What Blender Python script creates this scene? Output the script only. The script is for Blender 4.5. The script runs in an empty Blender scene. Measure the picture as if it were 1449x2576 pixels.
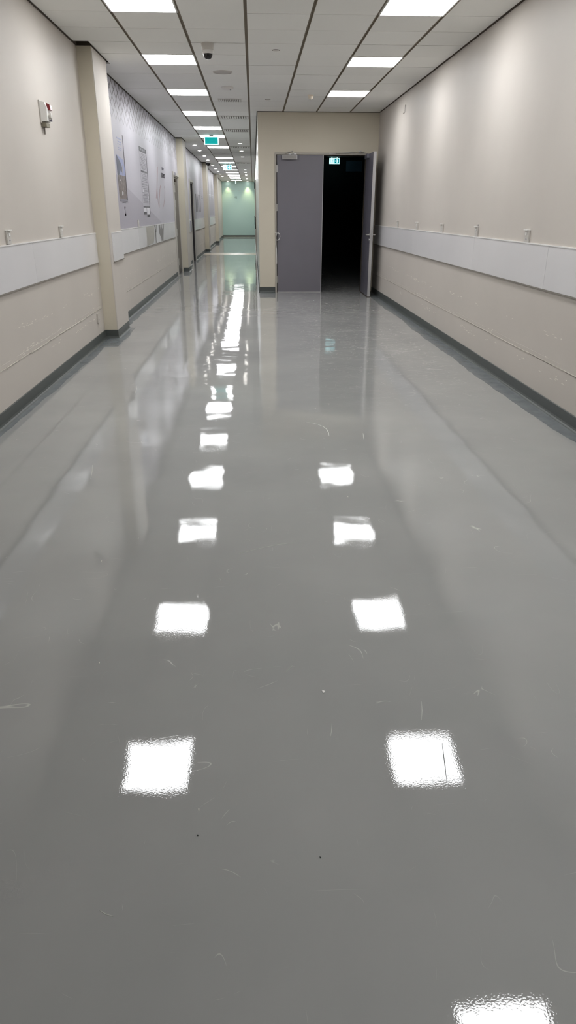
import bpy, bmesh, math, random
from mathutils import Matrix, Vector
random.seed(7)
SC = bpy.context.scene
COL = SC.collection

# ------------------------------------------------------------------ camera
CAM_H, PITCH, YAW, ROLL, FPX = 1.4564, 0.414205, 0.047106, 0.001834, 1721.07
cam = bpy.data.cameras.new('camera')
cam.sensor_fit = 'VERTICAL'; cam.sensor_height = 24.0; cam.sensor_width = 24.0
cam.lens = FPX / 2576 * 24.0
cam.clip_start = 0.05; cam.clip_end = 200
camo = bpy.data.objects.new('camera', cam); COL.objects.link(camo)
cy, sy, cp, sp = math.cos(YAW), math.sin(YAW), math.cos(PITCH), math.sin(PITCH)
F = Vector((sy*cp, cy*cp, -sp)); R = Vector((cy, -sy, 0)); U = R.cross(F)
R2 = R*math.cos(ROLL) + U*math.sin(ROLL); U2 = U*math.cos(ROLL) - R*math.sin(ROLL)
M = Matrix((R2, U2, -F)).transposed().to_4x4(); M.translation = (0, 0, CAM_H)
camo.matrix_world = M
SC.camera = camo

# ------------------------------------------------------------------ world, exposure
w = bpy.data.worlds.new('world'); SC.world = w; w.use_nodes = True
w.node_tree.nodes['Background'].inputs[0].default_value = (0.01, 0.01, 0.012, 1)
w.node_tree.nodes['Background'].inputs[1].default_value = 0.3
SC.view_settings.view_transform = 'Standard'; SC.view_settings.look = 'None'
SC.view_settings.gamma = 1.0; SC.view_settings.exposure = 0.70
SC.view_settings.use_curve_mapping = False
SC.cycles.use_denoising = True
SC.cycles.max_bounces = 8; SC.cycles.diffuse_bounces = 5; SC.cycles.glossy_bounces = 4
SC.cycles.caustics_reflective = False; SC.cycles.caustics_refractive = False
SC.cycles.sample_clamp_indirect = 4.0
PANEL_L = 14.5          # radiance of the ceiling light panels

# ------------------------------------------------------------------ room dimensions
XL, XR, XC, H, YE, XN, YF = -1.867, 2.301, -0.0413, 3.081, 14.02, 0.105, 45.5
YB = -6.0
T = 0.15
PIL = [(8.80, 9.60), (19.05, 19.85), (28.40, 29.20), (36.40, 37.20)]
PX = XL + 0.155
ROW0 = 8.631

# ------------------------------------------------------------------ helpers
def lin(r, g, b):
    f = lambda c: (c/255/12.92) if c/255 <= 0.04045 else ((c/255+0.055)/1.055)**2.4
    return (f(r), f(g), f(b), 1)

def mat(name, col, rough=0.5, metal=0.0, emit=None, es=0.0, var=0.0, vscale=6.0, bump=0.0, bscale=80.0, spec=0.5, pervar=0.0):
    m = bpy.data.materials.new(name); m.use_nodes = True
    nt = m.node_tree; b = nt.nodes['Principled BSDF']
    b.inputs['Base Color'].default_value = col
    b.inputs['Roughness'].default_value = rough
    b.inputs['Metallic'].default_value = metal
    b.inputs['Specular IOR Level'].default_value = spec
    if emit:
        b.inputs['Emission Color'].default_value = emit
        b.inputs['Emission Strength'].default_value = es
    geo = nt.nodes.new('ShaderNodeNewGeometry')
    last = None
    if var > 0:
        n = nt.nodes.new('ShaderNodeTexNoise'); n.inputs['Scale'].default_value = vscale; n.inputs['Detail'].default_value = 3
        nt.links.new(geo.outputs['Position'], n.inputs['Vector'])
        mr = nt.nodes.new('ShaderNodeMapRange'); mr.inputs[1].default_value = 0.3; mr.inputs[2].default_value = 0.7
        mr.inputs[3].default_value = 1-var; mr.inputs[4].default_value = 1+var
        nt.links.new(n.outputs['Fac'], mr.inputs[0])
        hv = nt.nodes.new('ShaderNodeHueSaturation'); hv.inputs['Color'].default_value = col
        nt.links.new(mr.outputs[0], hv.inputs['Value']); last = hv
        nt.links.new(hv.outputs[0], b.inputs['Base Color'])
    if pervar > 0:
        oi = nt.nodes.new('ShaderNodeObjectInfo')
        mr = nt.nodes.new('ShaderNodeMapRange'); mr.inputs[3].default_value = 1-pervar; mr.inputs[4].default_value = 1+pervar
        nt.links.new(oi.outputs['Random'], mr.inputs[0])
        hv = nt.nodes.new('ShaderNodeHueSaturation'); hv.inputs['Color'].default_value = col
        if last: nt.links.new(last.outputs[0], hv.inputs['Color'])
        nt.links.new(mr.outputs[0], hv.inputs['Value'])
        nt.links.new(hv.outputs[0], b.inputs['Base Color'])
    if bump > 0:
        n = nt.nodes.new('ShaderNodeTexNoise'); n.inputs['Scale'].default_value = bscale; n.inputs['Detail'].default_value = 2
        nt.links.new(geo.outputs['Position'], n.inputs['Vector'])
        bp = nt.nodes.new('ShaderNodeBump'); bp.inputs['Distance'].default_value = bump; bp.inputs['Strength'].default_value = 1
        nt.links.new(n.outputs['Fac'], bp.inputs['Height']); nt.links.new(bp.outputs[0], b.inputs['Normal'])
    return m

def box(bm, x0, x1, y0, y1, z0, z1, bev=0.0):
    vs = [bm.verts.new((x, y, z)) for x in (x0, x1) for y in (y0, y1) for z in (z0, z1)]
    fs = []
    for q in ((0,1,3,2),(4,6,7,5),(0,4,5,1),(2,3,7,6),(0,2,6,4),(1,5,7,3)):
        fs.append(bm.faces.new([vs[i] for i in q]))
    if bev > 0:
        es = set(e for f in fs for e in f.edges)
        bmesh.ops.bevel(bm, geom=list(es), offset=bev, segments=2, affect='EDGES', profile=0.6)

def lathe(bm, prof, c=(0,0,0), n=28, flip=False, axis='Z'):
    """prof: list of (r, z). closed at r=0 ends."""
    rings = []
    for r, z in prof:
        if r <= 1e-6:
            rings.append([bm.verts.new((0, 0, z))])
        else:
            rings.append([bm.verts.new((r*math.cos(2*math.pi*i/n), r*math.sin(2*math.pi*i/n), z)) for i in range(n)])
    for a, b in zip(rings[:-1], rings[1:]):
        for i in range(n):
            j = (i+1) % n
            if len(a) == 1 and len(b) == 1: continue
            if len(a) == 1: bm.faces.new([a[0], b[i], b[j]])
            elif len(b) == 1: bm.faces.new([a[i], b[0], a[j]])
            else: bm.faces.new([a[i], b[i], b[j], a[j]])
    vs = [v for r in rings for v in r]
    if axis == 'X':
        for v in vs: v.co = Vector((v.co.z, v.co.y, -v.co.x))
    if axis == 'Y':
        for v in vs: v.co = Vector((v.co.x, v.co.z, -v.co.y))
    for v in vs: v.co += Vector(c)

def tube(bm, pts, r, n=8):
    pts = [Vector(p) for p in pts]; rings = []
    for i, p in enumerate(pts):
        d = (pts[min(i+1, len(pts)-1)] - pts[max(i-1, 0)]).normalized()
        a = d.cross(Vector((0, 0, 1)))
        if a.length < 0.1: a = d.cross(Vector((0, 1, 0)))
        a.normalize(); b = d.cross(a)
        rings.append([bm.verts.new(p + a*r*math.cos(2*math.pi*k/n) + b*r*math.sin(2*math.pi*k/n)) for k in range(n)])
    for a, b in zip(rings[:-1], rings[1:]):
        for i in range(n):
            bm.faces.new([a[i], a[(i+1) % n], b[(i+1) % n], b[i]])
    bm.faces.new(rings[0][::-1]); bm.faces.new(rings[-1])

def slab(bm, pts, t, axis='x'):
    """thin prism: pts 3D polygon, extruded by vector t."""
    t = Vector(t)
    a = [bm.verts.new(p) for p in pts]; b = [bm.verts.new(Vector(p)+t) for p in pts]
    n = len(pts)
    bm.faces.new(a[::-1]); bm.faces.new(b)
    for i in range(n): bm.faces.new([a[i], a[(i+1) % n], b[(i+1) % n], b[i]])

def obj(name, bm, m=None, parent=None, smooth=False, label=None):
    bmesh.ops.recalc_face_normals(bm, faces=bm.faces[:])
    me = bpy.data.meshes.new(name); bm.to_mesh(me); bm.free()
    if smooth:
        for p in me.polygons: p.use_smooth = True
        try: me.set_sharp_from_angle(angle=math.radians(40))
        except Exception: pass
    o = bpy.data.objects.new(name, me); COL.objects.link(o)
    if m: me.materials.append(m)
    if parent: o.parent = parent
    if label: o['label'] = label
    return o

def struct(name, bm, m=None, parent=None, label=None, cat=None):
    o = obj(name, bm, m, parent)
    o['kind'] = 'structure'
    if label: o['label'] = label
    if cat: o['category'] = cat
    return o

def sempty(name, loc=(0,0,0), label=None, cat=None, kind='structure'):
    o = bpy.data.objects.new(name, None); COL.objects.link(o); o.location = loc
    if kind: o['kind'] = kind
    if label: o['label'] = label
    if cat: o['category'] = cat
    return o

def thing(name, label, cat, loc=(0,0,0), group=None):
    o = sempty(name, loc, label, cat, None)
    if group: o['group'] = group
    return o

def tag(o, label, cat, group=None):
    o['label'] = label; o['category'] = cat
    if group: o['group'] = group
    return o

def BM(): return bmesh.new()
def boxes(*bs, bev=0.0):
    bm = BM()
    for b in bs: box(bm, *b, bev=bev)
    return bm

# ------------------------------------------------------------------ materials
def wall_mat(name, col, rough=0.42):
    m = mat(name, col, rough=rough, var=0.025, vscale=1.3)
    nt = m.node_tree; b = nt.nodes['Principled BSDF']
    geo = nt.nodes.new('ShaderNodeNewGeometry')
    n = nt.nodes.new('ShaderNodeTexNoise'); n.inputs['Scale'].default_value = 160; n.inputs['Detail'].default_value = 2
    n2 = nt.nodes.new('ShaderNodeTexNoise'); n2.inputs['Scale'].default_value = 1.4; n2.inputs['Detail'].default_value = 1
    for q in (n, n2): nt.links.new(geo.outputs['Position'], q.inputs['Vector'])
    b1 = nt.nodes.new('ShaderNodeBump'); b1.inputs['Distance'].default_value = 0.00012
    b2 = nt.nodes.new('ShaderNodeBump'); b2.inputs['Distance'].default_value = 0.004
    nt.links.new(n.outputs['Fac'], b1.inputs['Height']); nt.links.new(n2.outputs['Fac'], b2.inputs['Height'])
    nt.links.new(b2.outputs[0], b1.inputs['Normal']); nt.links.new(b1.outputs[0], b.inputs['Normal'])
    return m

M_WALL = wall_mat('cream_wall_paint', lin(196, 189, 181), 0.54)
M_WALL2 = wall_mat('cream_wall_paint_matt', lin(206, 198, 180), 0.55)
M_MURAL = mat('lilac_grey_print', lin(186, 182, 191), 0.4, var=0.02, vscale=1.5)
M_MURAL_D = mat('lilac_grey_print_dark', lin(170, 165, 175), 0.4)
M_GREEN = mat('teal_wall_paint', lin(182, 210, 206), 0.35, var=0.015, vscale=0.8)
M_TILE = mat('ceiling_tile_white', lin(236, 236, 232), 0.9, pervar=0.02, bump=0.0002, bscale=300)
M_RAIL = mat('rail_brown', lin(116, 104, 86), 0.6)
M_GAPB = mat('shadow_gap_brown', lin(62, 52, 42), 0.8)
M_VOID = mat('ceiling_void', lin(50, 46, 42), 0.95)
M_BASE = mat('dark_grey_vinyl', lin(74, 78, 76), 0.4, var=0.05, vscale=5)
M_BORDER = mat('dull_floor_border', lin(112, 117, 119), 0.22, var=0.16, vscale=9, bump=0.0008, bscale=45)
M_GUARD = mat('guard_lilac_white', lin(220, 218, 219), 0.22, pervar=0.035, var=0.02, vscale=1.2)
M_GUARDGLINT = mat('guard_highlight_cap', lin(232, 230, 228), 0.3)
M_SHADE_CRACK = mat('shadow_lip_and_crack_grey', lin(130, 124, 116), 0.5)
M_RIDGE = mat('plaster_ridge', lin(206, 200, 190), 0.5)
M_CHIP = mat('chipped_plaster', lin(220, 214, 204), 0.7)
M_WHITE = mat('white_plastic', lin(226, 224, 220), 0.35)
M_OFFW = mat('offwhite_plastic', lin(196, 192, 186), 0.4)
M_DOOR = mat('door_grey_paint', lin(112, 109, 116), 0.42, var=0.03, vscale=2)
M_DOORD = mat('door_inner_face_grey', lin(104, 102, 112), 0.3, var=0.12, vscale=6)
M_DOORE = mat('door_edge_metal', lin(176, 174, 174), 0.35, metal=0.3)
M_FRAME = mat('door_frame_grey', lin(168, 162, 152), 0.45)
M_STEEL = mat('satin_steel', lin(186, 184, 182), 0.3, metal=0.85)
M_DARKROOM = mat('unlit_room_darkness', lin(26, 29, 36), 0.6)  # darkness of the unlit rooms is put into this near-black colour
M_BLACK = mat('black_plastic', lin(14, 14, 15), 0.25)
M_DGLASS = mat('dark_dome', lin(22, 20, 20), 0.05)
M_RED = mat('red_lens', lin(120, 22, 30), 0.25)
M_DARK = mat('dark_print', lin(62, 58, 66), 0.4)
M_GREYP = mat('grey_print', lin(132, 128, 140), 0.4)
M_PALEP = mat('pale_print', lin(222, 219, 226), 0.4)
M_BLUEP = mat('blue_print', lin(146, 152, 192), 0.35)
M_MOUNT = mat('mountain_print', lin(74, 76, 100), 0.35, var=0.3, vscale=9)
M_TOWN = mat('town_print', lin(112, 98, 96), 0.35, var=0.55, vscale=24)
M_REDP = mat('red_line_print', lin(158, 104, 104), 0.4)
M_LATT = mat('lattice_line_print', lin(92, 84, 86), 0.4)
M_BEIGE = mat('beige_threshold', lin(196, 186, 172), 0.25, var=0.05, vscale=8)
M_SIGNF = mat('sign_housing', lin(230, 240, 240), 0.3, emit=(0.55, 1, 1, 1), es=0.9)
M_SIGNG = mat('sign_teal_lit', lin(0, 105, 105), 0.5, emit=(0.0, 0.26, 0.25, 1), es=0.8, spec=0.2)
M_SIGND = mat('sign_teal_lit_dark', lin(0, 110, 120), 0.3, emit=(0.0, 0.16, 0.20, 1), es=0.8)
M_SIGNW = mat('sign_white_lit', lin(210, 250, 250), 0.3, emit=(0.50, 0.95, 1, 1), es=1.1)
M_PANEL = mat('lit_diffuser', lin(240, 240, 240), 0.5, emit=(0.97, 0.985, 1.0, 1), es=PANEL_L)
M_PANELOFF = mat('unlit_diffuser', lin(205, 203, 200), 0.5)
M_LAMP = mat('downlight_lamp', lin(240, 240, 240), 0.5, emit=(1.0, 0.96, 0.90, 1), es=16.0)
M_CORR = mat('pale_glossy_panelling', lin(196, 198, 192), 0.22)
M_BACKDOOR = mat('door_leaf_dark_grey', lin(92, 86, 82), 0.35, metal=0.2)

# floor: glossy poured vinyl with orange peel, slow waves and scratches
def floor_mat():
    m = bpy.data.materials.new('glossy_grey_floor'); m.use_nodes = True
    nt = m.node_tree; L = nt.links; N = nt.nodes
    b = N['Principled BSDF']
    geo = N.new('ShaderNodeNewGeometry')
    def noise(scale, detail=2, vec=None, rough=0.5, dist=0.0):
        n = N.new('ShaderNodeTexNoise'); n.inputs['Scale'].default_value = scale; n.inputs['Detail'].default_value = detail
        n.inputs['Roughness'].default_value = rough; n.inputs['Distortion'].default_value = dist
        L.new(vec or geo.outputs['Position'], n.inputs['Vector']); return n.outputs['Fac']
    def mapr(v, a, c, d, e):
        q = N.new('ShaderNodeMapRange'); q.inputs[1].default_value = a; q.inputs[2].default_value = c
        q.inputs[3].default_value = d; q.inputs[4].default_value = e; L.new(v, q.inputs[0]); return q.outputs[0]
    def math_(op, a, c):
        q = N.new('ShaderNodeMath'); q.operation = op
        for i, v in enumerate((a, c)):
            if isinstance(v, (int, float)): q.inputs[i].default_value = v
            else: L.new(v, q.inputs[i])
        return q.outputs[0]
    def vscale(x, y, z, rot=0.0):
        q = N.new('ShaderNodeMapping'); q.inputs['Scale'].default_value = (x, y, z); q.inputs['Rotation'].default_value = (0, 0, rot)
        L.new(geo.outputs['Position'], q.inputs['Vector']); return q.outputs[0]
    # colour: grey with faint cloudy wear
    ramp = N.new('ShaderNodeMix'); ramp.data_type = 'RGBA'
    ramp.inputs[6].default_value = lin(149, 149, 148); ramp.inputs[7].default_value = lin(157, 157, 155)
    L.new(mapr(noise(1.1, 4), 0.35, 0.65, 0, 1), ramp.inputs[0])
    # fine scratches: thin iso-lines of distorted noise, kept only in patches
    def scratch(scale, rot, sx, sy, width, ps, p0):
        v = vscale(sx, sy, 1, rot)
        f = noise(scale, 0, v, 0.5, 1.2)
        d = math_('ABSOLUTE', math_('SUBTRACT', f, 0.5), 0)
        line = mapr(d, 0.0, width, 1, 0)
        patch = mapr(noise(ps, 2), p0, p0+0.05, 0, 1)
        return math_('MULTIPLY', line, patch)
    s = math_('MAXIMUM', scratch(2.3, 0.4, 1, 3.0, 0.0022, 8.0, 0.60), scratch(3.0, 1.3, 2.6, 1, 0.0022, 7.0, 0.61))
    s = math_('MAXIMUM', s, scratch(1.6, -0.5, 1, 2.2, 0.0016, 5.0, 0.60))
    # heavier scuffing on the traffic patch before the double door
    sep = N.new('ShaderNodeSeparateXYZ'); L.new(geo.outputs['Position'], sep.inputs[0])
    zone = math_('MULTIPLY', math_('MULTIPLY', mapr(sep.outputs[0], 0.3, 0.7, 0, 1), mapr(sep.outputs[0], 1.9, 2.15, 1, 0)), mapr(sep.outputs[1], 5.0, 8.0, 0, 1))
    h = math_('MAXIMUM', scratch(3.2, 0.9, 1, 2.0, 0.011, 3.0, 0.40), scratch(4.6, -0.9, 1, 2.4, 0.011, 4.0, 0.42))
    h = math_('MAXIMUM', h, scratch(5.0, 2.2, 1, 3.0, 0.012, 5.0, 0.48))
    s = math_('MAXIMUM', s, math_('MULTIPLY', h, zone))
    mix = N.new('ShaderNodeMix'); mix.data_type = 'RGBA'
    L.new(math_('MULTIPLY', s, 0.5), mix.inputs[0]); L.new(ramp.outputs[2], mix.inputs[6]); mix.inputs[7].default_value = lin(215, 212, 205)
    L.new(mix.outputs[2], b.inputs['Base Color'])
    r = mapr(noise(2.5, 3), 0.35, 0.7, 0.015, 0.04)
    L.new(math_('ADD', r, math_('MULTIPLY', s, 0.25)), b.inputs['Roughness'])
    b.inputs['IOR'].default_value = 1.47
    # relief
    def bump(h, dist, prev=None):
        q = N.new('ShaderNodeBump'); q.inputs['Distance'].default_value = dist; q.inputs['Strength'].default_value = 1
        L.new(h, q.inputs['Height'])
        if prev: L.new(prev, q.inputs['Normal'])
        return q.outputs[0]
    n1 = bump(noise(1.1, 1), 0.0030)
    n2 = bump(noise(4.0, 1), 0.0013, n1)
    n3 = bump(noise(200, 1), 0.00004, n2)
    L.new(n3, b.inputs['Normal'])
    return m
M_FLOOR = floor_mat()

# ------------------------------------------------------------------ floor
floor = struct('floor', boxes((XL-0.2, XR+0.2, YB-0.2, YE+0.04, -0.1, 0), (XL-0.2, XN+0.15, YE+0.04, YF+0.2, -0.1, 0)), M_FLOOR,
               label='glossy grey seamless floor of the corridor, reflecting the ceiling lights', cat='floor')
struct('floor', boxes((XN+0.15, 4.3, YE+0.04, 26.2, -0.1, 0)), M_FLOOR, label='dark glossy floor inside the unlit room behind the double door', cat='floor')
STRIP_T = [0.0010]
def ragged(pts_in, pts_out):
    STRIP_T[0] += 0.00012; t = STRIP_T[0]
    bm = BM(); slab(bm, [(x, y, 0.0) for x, y in pts_in] + [(x, y, 0.0) for x, y in reversed(pts_out)], (0, 0, t)); return bm
def border_line(xw, sgn, y0, y1, wid, jit):
    n = int((y1-y0)/0.11); a = []; o = []; acc = 0.0
    for i in range(n+1):
        y = y0 + (y1-y0)*i/n
        acc = acc*0.75 + random.uniform(-jit, jit)
        wv = wid(y) if callable(wid) else wid
        a.append((xw, y)); o.append((xw + sgn*max(0.02, wv+acc), y))
    return ragged(a, o)
obj('border_strip', border_line(XR-0.004, -1, 1.2, 13.95, lambda y: 0.165 if y > 5 else 0.07+0.095*max(0, (y-4)), 0.014), M_BORDER, floor, label='dull unpolished strip along the right wall')
obj('border_strip', border_line(XL+0.004, 1, 1.2, 8.80, lambda y: 0.07+0.01*(y-4.7), 0.010), M_BORDER, floor, label='dull unpolished strip along the left wall')
obj('border_strip', border_line(PX+0.004, 1, 8.70, 9.62, 0.09, 0.010), M_BORDER, floor)
obj('border_strip', ragged([(XL+0.06, 8.795), (PX+0.09, 8.795)], [(XL+0.09, 8.20), (PX+0.10, 8.22)]), M_BORDER, floor)
obj('border_strip', border_line(XL+0.004, 1, 9.62, 17.7, 0.10, 0.02), M_BORDER, floor)
obj('border_strip', border_line(XL+0.004, 1, 23.5, 28.4, 0.14, 0.03), M_BORDER, floor)
obj('border_strip', ragged([(XN+0.02, YE-0.004), (0.40, YE-0.004)], [(XN+0.02, YE-0.33), (0.41, YE-0.31)]), M_BORDER, floor)
obj('border_strip', ragged([(XL+0.1, YF-0.01), (XN, YF-0.01)], [(XL+0.1, YF-1.6), (XN, YF-1.4)]), M_BORDER, floor)
# threshold joint across the far corridor
bm = BM()
pa = []; pb = []
for i in range(15):
    x = XL+0.02 + (XN-XL-0.03)*i/14
    pa.append((x, 26.6+random.uniform(-0.07, 0.07))); pb.append((x, 27.9+random.uniform(-0.07, 0.07)))
slab(bm, [(x, y, 0) for x, y in pa] + [(x, y, 0) for x, y in reversed(pb)], (0, 0, 0.002))
struct('trim_1', bm, M_BEIGE, label='beige threshold strip across the floor of the far corridor', cat='threshold')
# scratches seen singly
M_SCR = mat('pale_scratch', lin(176, 176, 170), 0.3)
M_SCRD = mat('dark_scratch', lin(70, 74, 74), 0.5)
def scratch_mark(pts, wd=0.0022, m=M_SCR):
    bm = BM()
    P = [Vector((x, y, 0.0)) for x, y in pts]
    l, r = [], []
    for i, p in enumerate(P):
        d = (P[min(i+1, len(P)-1)] - P[max(i-1, 0)]).normalized(); n = Vector((-d.y, d.x, 0))
        k = wd*(0.35 if i in (0, len(P)-1) else 1)
        l.append(p+n*k*0.5); r.append(p-n*k*0.5)
    slab(bm, l + r[::-1], (0, 0, 0.0006))
    obj('scratch', bm, m, floor)
scratch_mark([(0.37, 4.985), (0.42, 4.955), (0.455, 4.919), (0.49, 4.86), (0.508, 4.794), (0.512, 4.71), (0.509, 4.63)], 0.006)
scratch_mark([(-0.096, 2.838), (0.015, 2.894), (0.09, 2.925), (0.178, 2.943)])
scratch_mark([(0.518, 1.763), (0.51, 1.72), (0.498, 1.675)])
scratch_mark([(0.217, 1.673), (0.212, 1.64), (0.207, 1.617)])
scratch_mark([(-1.032, 4.09), (-1.01, 3.97), (-0.991, 3.845)], 0.005)
scratch_mark([(0.758, 4.687), (0.75, 4.6), (0.743, 4.547)], 0.006)
scratch_mark([(-1.092, 6.226), (-1.07, 6.1), (-1.056, 5.927)], 0.008)
scratch_mark([(-0.377, 1.079), (-0.36, 1.068), (-0.343, 1.063)])
scratch_mark([(0.086, 1.939), (0.109, 1.972)])
scratch_mark([(0.537, 1.572), (0.530, 1.53), (0.522, 1.48), (0.511, 1.417)], 0.0022, M_SCRD)

# debris lying on the floor
def speck(pts, z, m, name, label, cat, loc, group=None):
    bm = BM(); slab(bm, [(x, y, 0) for x, y in pts], (0, 0, z))
    o = obj(name, bm, m); o.location = loc
    return tag(o, label, cat, group)
speck([(-0.005, 0.008), (-0.002, 0.0065), (0.002, 0.0075), (0.0065, 0.002), (0.003, -0.004), (0.0, -0.0055), (-0.0025, 0.001)], 0.002, M_WHITE,
      'paint_flake', 'small white paint flake lying in the middle of the grey floor, the largest fleck', 'paint flake', (0.204, 1.825, 0.0))
for (x, y, lab) in ((0.137, 1.194, 'tiny dark crumb on the floor, lower right of the two dark crumbs'), (-0.169, 1.273, 'tiny dark crumb on the floor, lower left of the two dark crumbs')):
    speck([(-0.0022, 0.001), (0.0, 0.0022), (0.0026, 0.0005), (0.001, -0.0018)], 0.0018, M_BLACK, 'dirt_crumb', lab, 'crumb', (x, y, 0.0), 'dark crumbs on the near floor')
for (x, y, lab) in ((-0.172, 1.355, 'pale splinter just above the left dark crumb on the floor'), (-0.569, 2.02, 'pale fleck on the floor left of the nearest left light reflection'),
                    (-0.716, 2.79, 'pale fleck on the floor left of the third left light reflection'), (0.499, 3.504, 'pale fleck on the floor below the farthest right light reflection')):
    speck([(-0.0012, 0.004), (0.001, 0.0045), (0.0016, -0.004), (-0.0006, -0.003)], 0.001, M_CHIP, 'floor_fleck', lab, 'fleck', (x, y, 0.0), 'pale flecks on the floor')

# ------------------------------------------------------------------ walls
D1 = (17.83, 19.05, 2.225); D2 = (22.35, 23.45, 2.25)
wl = struct('wall_left', boxes((XL-T, XL, YB, D1[0], 0, H+0.03), (XL-T, XL, D1[0], D1[1], D1[2], H+0.03), (XL-T, XL, D1[1], D2[0], 0, H+0.03),
            (XL-T, XL, D2[0], D2[1], D2[2], H+0.03), (XL-T, XL, D2[1], YF+T, 0, H+0.03)), M_WALL, label='long cream wall on the left of the corridor', cat='wall')
PLAB = ['square cream pilaster nearest the camera on the left wall', 'cream pilaster beside the grey side door on the left', 'cream pilaster by the beige floor strip, third along the left wall', 'farthest cream pilaster, next to the teal wall']
for (a, b_), lab in zip(PIL, PLAB):
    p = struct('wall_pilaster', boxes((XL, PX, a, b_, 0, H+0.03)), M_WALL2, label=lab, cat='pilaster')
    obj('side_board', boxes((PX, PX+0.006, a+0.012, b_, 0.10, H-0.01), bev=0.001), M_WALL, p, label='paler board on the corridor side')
    obj('corner_bead', boxes((PX-0.004, PX+0.004, a-0.003, a+0.010, 0.10, 2.2)), M_WALL, p)
wr = struct('wall_right', boxes((XR, XR+T, YB, YE+T, 0, H+0.03)), M_WALL, label='long cream wall on the right of the corridor', cat='wall')
# wall with the double door
DO = (0.435, 2.095, 2.40)
wf = struct('wall_front', boxes((XN, DO[0], YE, YE+T, 0, H+0.03), (DO[0], DO[1], YE, YE+T, DO[2], H+0.03), (DO[1], XR, YE, YE+T, 0, H+0.03)), M_WALL2,
            label='cream wall around the grey double door', cat='wall')
wc = struct('wall_corridor', boxes((XN, XN+T, YE+T, YF, 0, H+0.03)), M_CORR, label='pale glossy right wall of the narrow far corridor', cat='wall')
wfar = struct('wall_far', boxes((XL-T, XN+T, YF, YF+T, 0, H+0.03)), M_GREEN, label='teal wall closing the far end of the corridor', cat='wall')
struct('wall_back', boxes((XL-T, XR+T, YB-T, YB, 0, H+0.03)), M_WALL, label='cream wall closing the corridor behind the camera', cat='wall')
# lettering on the teal wall: pale broken metal letters
def text_bm(s, size):
    cu = bpy.data.curves.new('t', 'FONT'); cu.body = s; cu.size = size; cu.extrude = 0.004; cu.resolution_u = 2
    o = bpy.data.objects.new('t', cu); COL.objects.link(o)
    bpy.context.view_layer.update()
    dg = bpy.context.evaluated_depsgraph_get()
    me = bpy.data.meshes.new_from_object(o.evaluated_get(dg)); bpy.data.objects.remove(o)
    bm = BM(); bm.from_mesh(me); bpy.data.meshes.remove(me); return bm
M_LET = mat('pale_metal_letter', lin(188, 204, 196), 0.35, metal=0.2)
M_LETD = mat('grey_metal_letter', lin(128, 150, 140), 0.35, metal=0.2)
def wall_text_far(s, x, z, size, m):
    bm = text_bm(s, size)
    bmesh.ops.transform(bm, verts=bm.verts, matrix=Matrix.Translation((x, YF-0.004, z)) @ Matrix.Rotation(math.pi/2, 4, 'X'))
    obj('wall_letter', bm, m, wfar)
for s, x, z, sz, m in (('I', -1.70, 2.42, 0.26, M_LETD), ('I', -1.60, 2.42, 0.26, M_LETD), ('A', -1.52, 2.42, 0.20, M_LET), ('.', -1.33, 2.42, 0.24, M_LET),
                       ('U', -0.64, 2.43, 0.25, M_LET), ('A', -1.33, 2.18, 0.13, M_LET), ('H', -1.16, 2.16, 0.18, M_LETD), ('I', -1.01, 2.14, 0.20, M_LETD)):
    wall_text_far(s, x, z, sz, m)
for x0, x1, z in ((-1.32, -1.10, 2.60), (-0.90, -0.79, 2.60)):
    obj('wall_letter', boxes((x0, x1, YF-0.008, YF, z-0.01, z+0.01)), M_LET, wfar)

# unlit room behind the double door
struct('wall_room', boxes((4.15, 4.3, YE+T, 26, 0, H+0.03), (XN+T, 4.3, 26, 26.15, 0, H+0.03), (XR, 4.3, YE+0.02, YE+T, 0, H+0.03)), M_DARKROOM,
       label='walls of the unlit room behind the double door, darkness put into their colour', cat='wall')
struct('wall_room', boxes((XN+T, XN+T+0.02, YE+T, 26, 0, H)), M_DARKROOM, label='left wall of the unlit room behind the double door, darkness put into its colour', cat='wall')
struct('ceiling_room', boxes((XN+T, 4.3, YE+T, 26.2, H, H+0.1)), M_DARKROOM, label='ceiling of the unlit room, darkness put into its colour', cat='ceiling')
t = thing('wall_light_patch', 'dim bluish patch of light, built as a panel high on the back wall of the unlit room', 'light patch', (3.46, 26.0, 2.70))  # added panel stands in for a faintly lit patch of wall
obj('panel', boxes((-0.28, 0.28, -0.03, 0, 0, 0.33)), mat('dim_blue_light_patch', lin(120, 140, 165), 0.5), t)
obj('light_patch_rim', boxes((-0.30, 0.30, -0.036, 0, -0.02, 0.0), (-0.30, -0.28, -0.036, 0, 0, 0.33)), M_DARKROOM, t)
# small dark rooms behind the side doors
for (a, b_, h) in (D1, D2):
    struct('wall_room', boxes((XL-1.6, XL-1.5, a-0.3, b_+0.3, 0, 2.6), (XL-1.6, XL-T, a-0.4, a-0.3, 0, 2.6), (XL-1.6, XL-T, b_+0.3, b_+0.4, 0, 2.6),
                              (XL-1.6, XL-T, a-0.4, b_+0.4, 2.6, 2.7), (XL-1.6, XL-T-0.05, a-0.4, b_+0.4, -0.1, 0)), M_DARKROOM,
           label='dark space behind the %s side door on the left' % ('first' if a < 20 else 'second'), cat='wall')

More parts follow.
